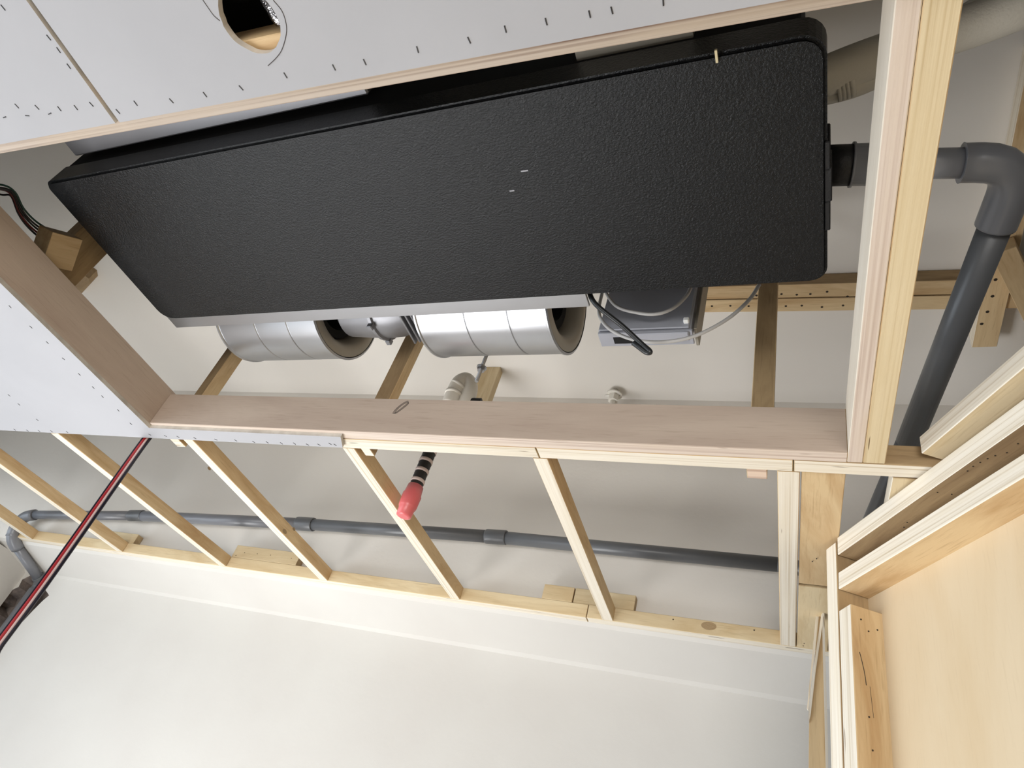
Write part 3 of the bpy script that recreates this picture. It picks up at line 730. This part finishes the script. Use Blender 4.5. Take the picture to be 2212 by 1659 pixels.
# threaded rod with nut, white anchor on the slab
YR = 1.12
p = ony(YR, 1029, 824); q = ony(YR, 1036, 798)
rod = tube('threaded_rod', [V((p.x, YR, p.z)), V((p.x, YR, ZC))], 0.0045, 'zinc', None, seg=10)
tag(rod, 'thin threaded steel rod with a nut beside the right fan drum', 'rod')
tube('nut', [V((p.x, YR, q.z - 0.004)), V((p.x, YR, q.z + 0.005))], 0.0095, 'zinc', rod, seg=6, smooth=False)
tube('washer', [V((p.x, YR, q.z + 0.005)), V((p.x, YR, q.z + 0.007))], 0.0125, 'zinc', rod, seg=16)
p = onz(1.53, 1327, 852)
an = tube('ceiling_anchor', [V((p.x, p.y, ZC)), V((p.x, p.y, 1.36))], 0.009, 'white_paint', None, seg=12)
tag(an, 'small white painted anchor bolt on the slab above the beam', 'anchor')
tube('anchor_nut', [V((p.x, p.y, 1.500)), V((p.x, p.y, 1.525))], 0.018, 'white_paint', an, seg=6, smooth=False)
tube('anchor_washer', [V((p.x, p.y, 1.525)), V((p.x, p.y, 1.53))], 0.027, 'white_paint', an, seg=20)
tube('anchor_tail', [V((p.x - 0.03, p.y - 0.005, 1.520)), V((p.x + 0.02, p.y, 1.528))], 0.004, 'white_paint', an, seg=8)

# ------------------------------------------------------------------ wires on the left
wb_ = empty('wire_bundle', onx(-1.53, 40, 440))
tag(wb_, 'bundle of thin dark wires arching to the tan block', 'wires')
for k, (dx, dy, mt) in enumerate(((0, 0, 'wire_black'), (3, 5, 'wire_red'), (8, 4, 'wire_black'), (12, 2, 'wire_black'), (18, -4, 'wire_green'))):
    path = [(-60 + dx, 402 + dy), (0 + dx * 0.4, 404 + dy + (16 if k == 0 else 0)), (24 + dx * 0.5, 424 - k * 2), (40 + dx * 0.6, 462 - k * 3), (62 + dx, 492 - k * 3), (100 + dx * 1.3, 526 - k * 5)]
    tube('wire', [onx(-1.535 + 0.004 * k, *p) for p in path], 0.0022, mt, wb_, seg=8)

# ------------------------------------------------------------------ red and black hanging cable
cb = empty('twin_cable', onz(ZF + 0.02, 315, 950))
tag(cb, 'red and black twin cable hanging from behind the beam', 'cable')
def cpt(px, py, D): return ray(px, py) * D
base_ = [(352, 905, 1.80), (311, 955, 1.745), (245, 1048, 1.63), (170, 1155, 1.53), (88, 1270, 1.43), (0, 1388, 1.35), (-90, 1505, 1.28)]
for off, r_, mt, nm_ in ((-7.5, 0.0022, 'cable_navy', 'cable_edge'), (-3.6, 0.0033, 'cable_red', 'red_core'), (1.2, 0.0030, 'cable_clear', 'clear_web'), (6.0, 0.0036, 'cable_navy', 'black_core')):
    pts = []
    for x, y, D in base_:
        s_ = 1.74 / D
        pts.append(cpt(x + off * 0.82 * s_, y + off * 0.57 * s_, D))
    q_ = pts[-1]; pts += [q_ + V((-0.10, -0.16, -0.28)), q_ + V((-0.16, -0.26, -0.70)), V((q_.x - 0.18, q_.y - 0.30, FLOOR + 0.006))]
    tube(nm_, pts, r_, mt, cb, seg=10)

# ------------------------------------------------------------------ oblique partition at the right
PD = V((0.4395, -0.8982, 0)).normalized(); PN = V((0.8982, 0.4395, 0)).normalized()
Q0 = ray(1811, 1236) * 1.262
def pp(px, py, o=0.0):
    r = ray(px, py); return r * ((Q0.dot(PN) + o) / r.dot(PN))
def s_of(p): return (p - Q0).dot(PD)
part_root = empty('stud_partition', V((Q0.x, Q0.y, FLOOR)))
tag(part_root, 'unfinished stud partition with plywood skin standing at an angle', 'partition')
def plank_part(name, tl, bl, tr, br, depth, side, edge, label, cat):
    """horizontal member: white face fitted to the picture, depth going into the wall"""
    tl, bl, tr, br = [pp(*p) for p in (tl, bl, tr, br)]
    a = (bl); b = (br); h = ((tl - bl).length + (tr - br).length) / 2
    mid_a = a + PN * depth / 2; mid_b = b + PN * depth / 2
    b2 = mid_a + (mid_b - mid_a) * 8.0
    o = timber(name, mid_a, b2, depth, h, 'lvl', side, parent=part_root)
    o['label'] = label; return o
DW = 0.064
plate1 = plank_part('top_plate', (1807.6, 1164), (1809, 1199), (2212, 859), (2212, 915), DW, 'brown', 'lvl', 'upper top plate of the partition with nail holes underneath', 'timber plate')
plank_part('top_plate', (1811, 1236), (1811, 1273), (2212, 980), (2212, 1030), DW, 'tan', 'lvl', 'lower top plate of the partition above the plywood', 'timber plate')
pl1 = plate1
pa_, pb2 = pp(1809, 1199), pp(2212, 915)
npl = (pb2 - pa_).cross(PN).normalized()
if npl.z > 0: npl = -npl
dots(pl1, lambda x, y: ((lambda r: r * (pa_.dot(npl) / r.dot(npl)))(ray(x, y)), npl), [(1700 + x / 4.32, 950 + y / 4.32) for x, y in ((1122, 770), (1092, 815), (1405, 490), (1537, 508), (1685, 290), (1737, 247), (1803, 210), (1872, 175), (1943, 147), (2052, 120), (2155, 35))], 0.0014)
def stud(name, s0, s1, w0, w1, ztop, label, side='tan', edge='lvl', zbot=FLOOR):
    a = V((Q0.x, Q0.y, 0)) + PD * ((s0 + s1) / 2) + PN * ((w0 + w1) / 2); a.z = zbot
    mw = frame(a, (0, 0, 1), PN)       # local Z = PN, local Y = PN x up
    ws = (s1 - s0) / 2; wn = (w1 - w0) / 2
    me = box_mesh(name, (0, -ws, -wn), (ztop - zbot, ws, wn), 0.0012); assign(me, 0, 1, 2)
    o = link(name, me, ['endgrain', side, edge], part_root, mw)
    o['label'] = label; return o
sA = s_of(pp(1788, 1300)); sB = -0.0035; sC = s_of(pp(1837.4, 1304))
zA = pp(1787, 1186).z; zS2 = pp(1830, 1308).z
stud('stud', sA, sB, -0.001, DW, zA, 'tall stud at the partition end, flush with the top plate', 'brown')
s2o = stud('stud', -0.0025, sC, 0.0, DW, zS2, 'shorter stud screwed beside the end stud, against the plywood', 'tan')
dots(s2o, lambda x, y: ((lambda r: r * ((Q0 + PD * (sC + 0.0003)).dot(PD) / r.dot(PD)))(ray(x, y)), PD), [(1680 + x / 3.4625, 1180 + y / 3.4625) for x, y in ((623, 547), (680, 636), (746, 626), (684, 1277), (711, 1527))], 0.0016)
def crack(parent, pts, r=0.0006):
    q = [(lambda rr_: rr_ * ((Q0 + PD * (sC + 0.0002)).dot(PD) / rr_.dot(PD)))(ray(1680 + x / 3.4625, 1180 + y / 3.4625)) for x, y in pts]
    tube('crack', q, r, 'nail', parent, seg=5)
crack(s2o, ((612, 790), (630, 860), (650, 950), (663, 1040))); crack(s2o, ((690, 1050), (703, 1160), (718, 1285)), 0.0003)
# blocking between the plates and the plywood skin behind
zP = pp(1811, 1273).z + 0.02
o = extrude_poly('plywood_panel', [(0, 0), (zP - FLOOR, 0), (zP - FLOOR, 4.4), (0, 4.4)], V((Q0.x, Q0.y, FLOOR)) + PN * (DW + 0.0005) - PD * 0.03, (0, 0, 1), PD, -0.009, 'plypanel', part_root)  # extended far out of view to keep light off the plenum behind
o['label'] = 'warm plywood skin'
# upper timber running from the beam along the partition
za = 0.752
a = onz(za, 1990, 980); b = onz(za, 2212, 793)
dv = (b - a).normalized(); nv = V((-dv.y, dv.x, 0)).normalized()
if nv.dot(PN) < 0: nv = -nv
o = timber('raking_timber', a + nv * 0.021, a + nv * 0.021 + (b - a) * 2.2, 0.042, 0.033, 'lvl', 'palebeam')
tag(o, 'pale timber running obliquely from the beam above the partition plates', 'timber')

# tapered offcut board standing between the wall and the partition
YB = 1.60
lb = empty('tapered_board', ony(YB, 1765, 1659))
tag(lb, 'tapered offcut board with pale edges standing between wall and partition', 'board')
def yb(px, py, Y=YB): return ony(Y, px, py)
def strip_y(name, pts, Y, th, mat):
    """flat piece in the plane Y, outline from picture points, thickness away from the room"""
    o0 = yb(*pts[0], Y)
    poly = [((yb(x, y, Y) - o0).z, (yb(x, y, Y) - o0).x) for x, y in pts]
    return extrude_poly(name, poly, o0, (0, 0, 1), (1, 0, 0), th, mat, lb)
def down(px, py): return (px, py)
strip_y('board_face', [(1777, 1330), (1748, 1560), (1747, 1659), (1747, 1900), (1789, 1900), (1785, 1659), (1782, 1541)], YB + 0.004, 0.014, 'tan')
strip_y('edge_strip', [(1773, 1212), (1778, 1208), (1777, 1255), (1764, 1370), (1750, 1500), (1746, 1535), (1743, 1530), (1756, 1400)], YB + 0.016, 0.004, 'lvl')
strip_y('edge_strip', [(1775, 1320), (1779, 1312), (1778, 1340), (1762, 1450), (1751, 1545), (1747, 1560), (1747, 1535), (1758, 1440)], YB, 0.0035, 'lvl')
strip_y('edge_strip', [(1775, 1222), (1778, 1215), (1780, 1300), (1783, 1420), (1787, 1545), (1789, 1659), (1793, 1900), (1788, 1900), (1784, 1659), (1781, 1541), (1777, 1382)], YB - 0.006, 0.0055, 'lvl')
strip_y('dark_backing', [(1776, 1260), (1778, 1300), (1753, 1535), (1748, 1540)], YB + 0.014, 0.002, 'brown')
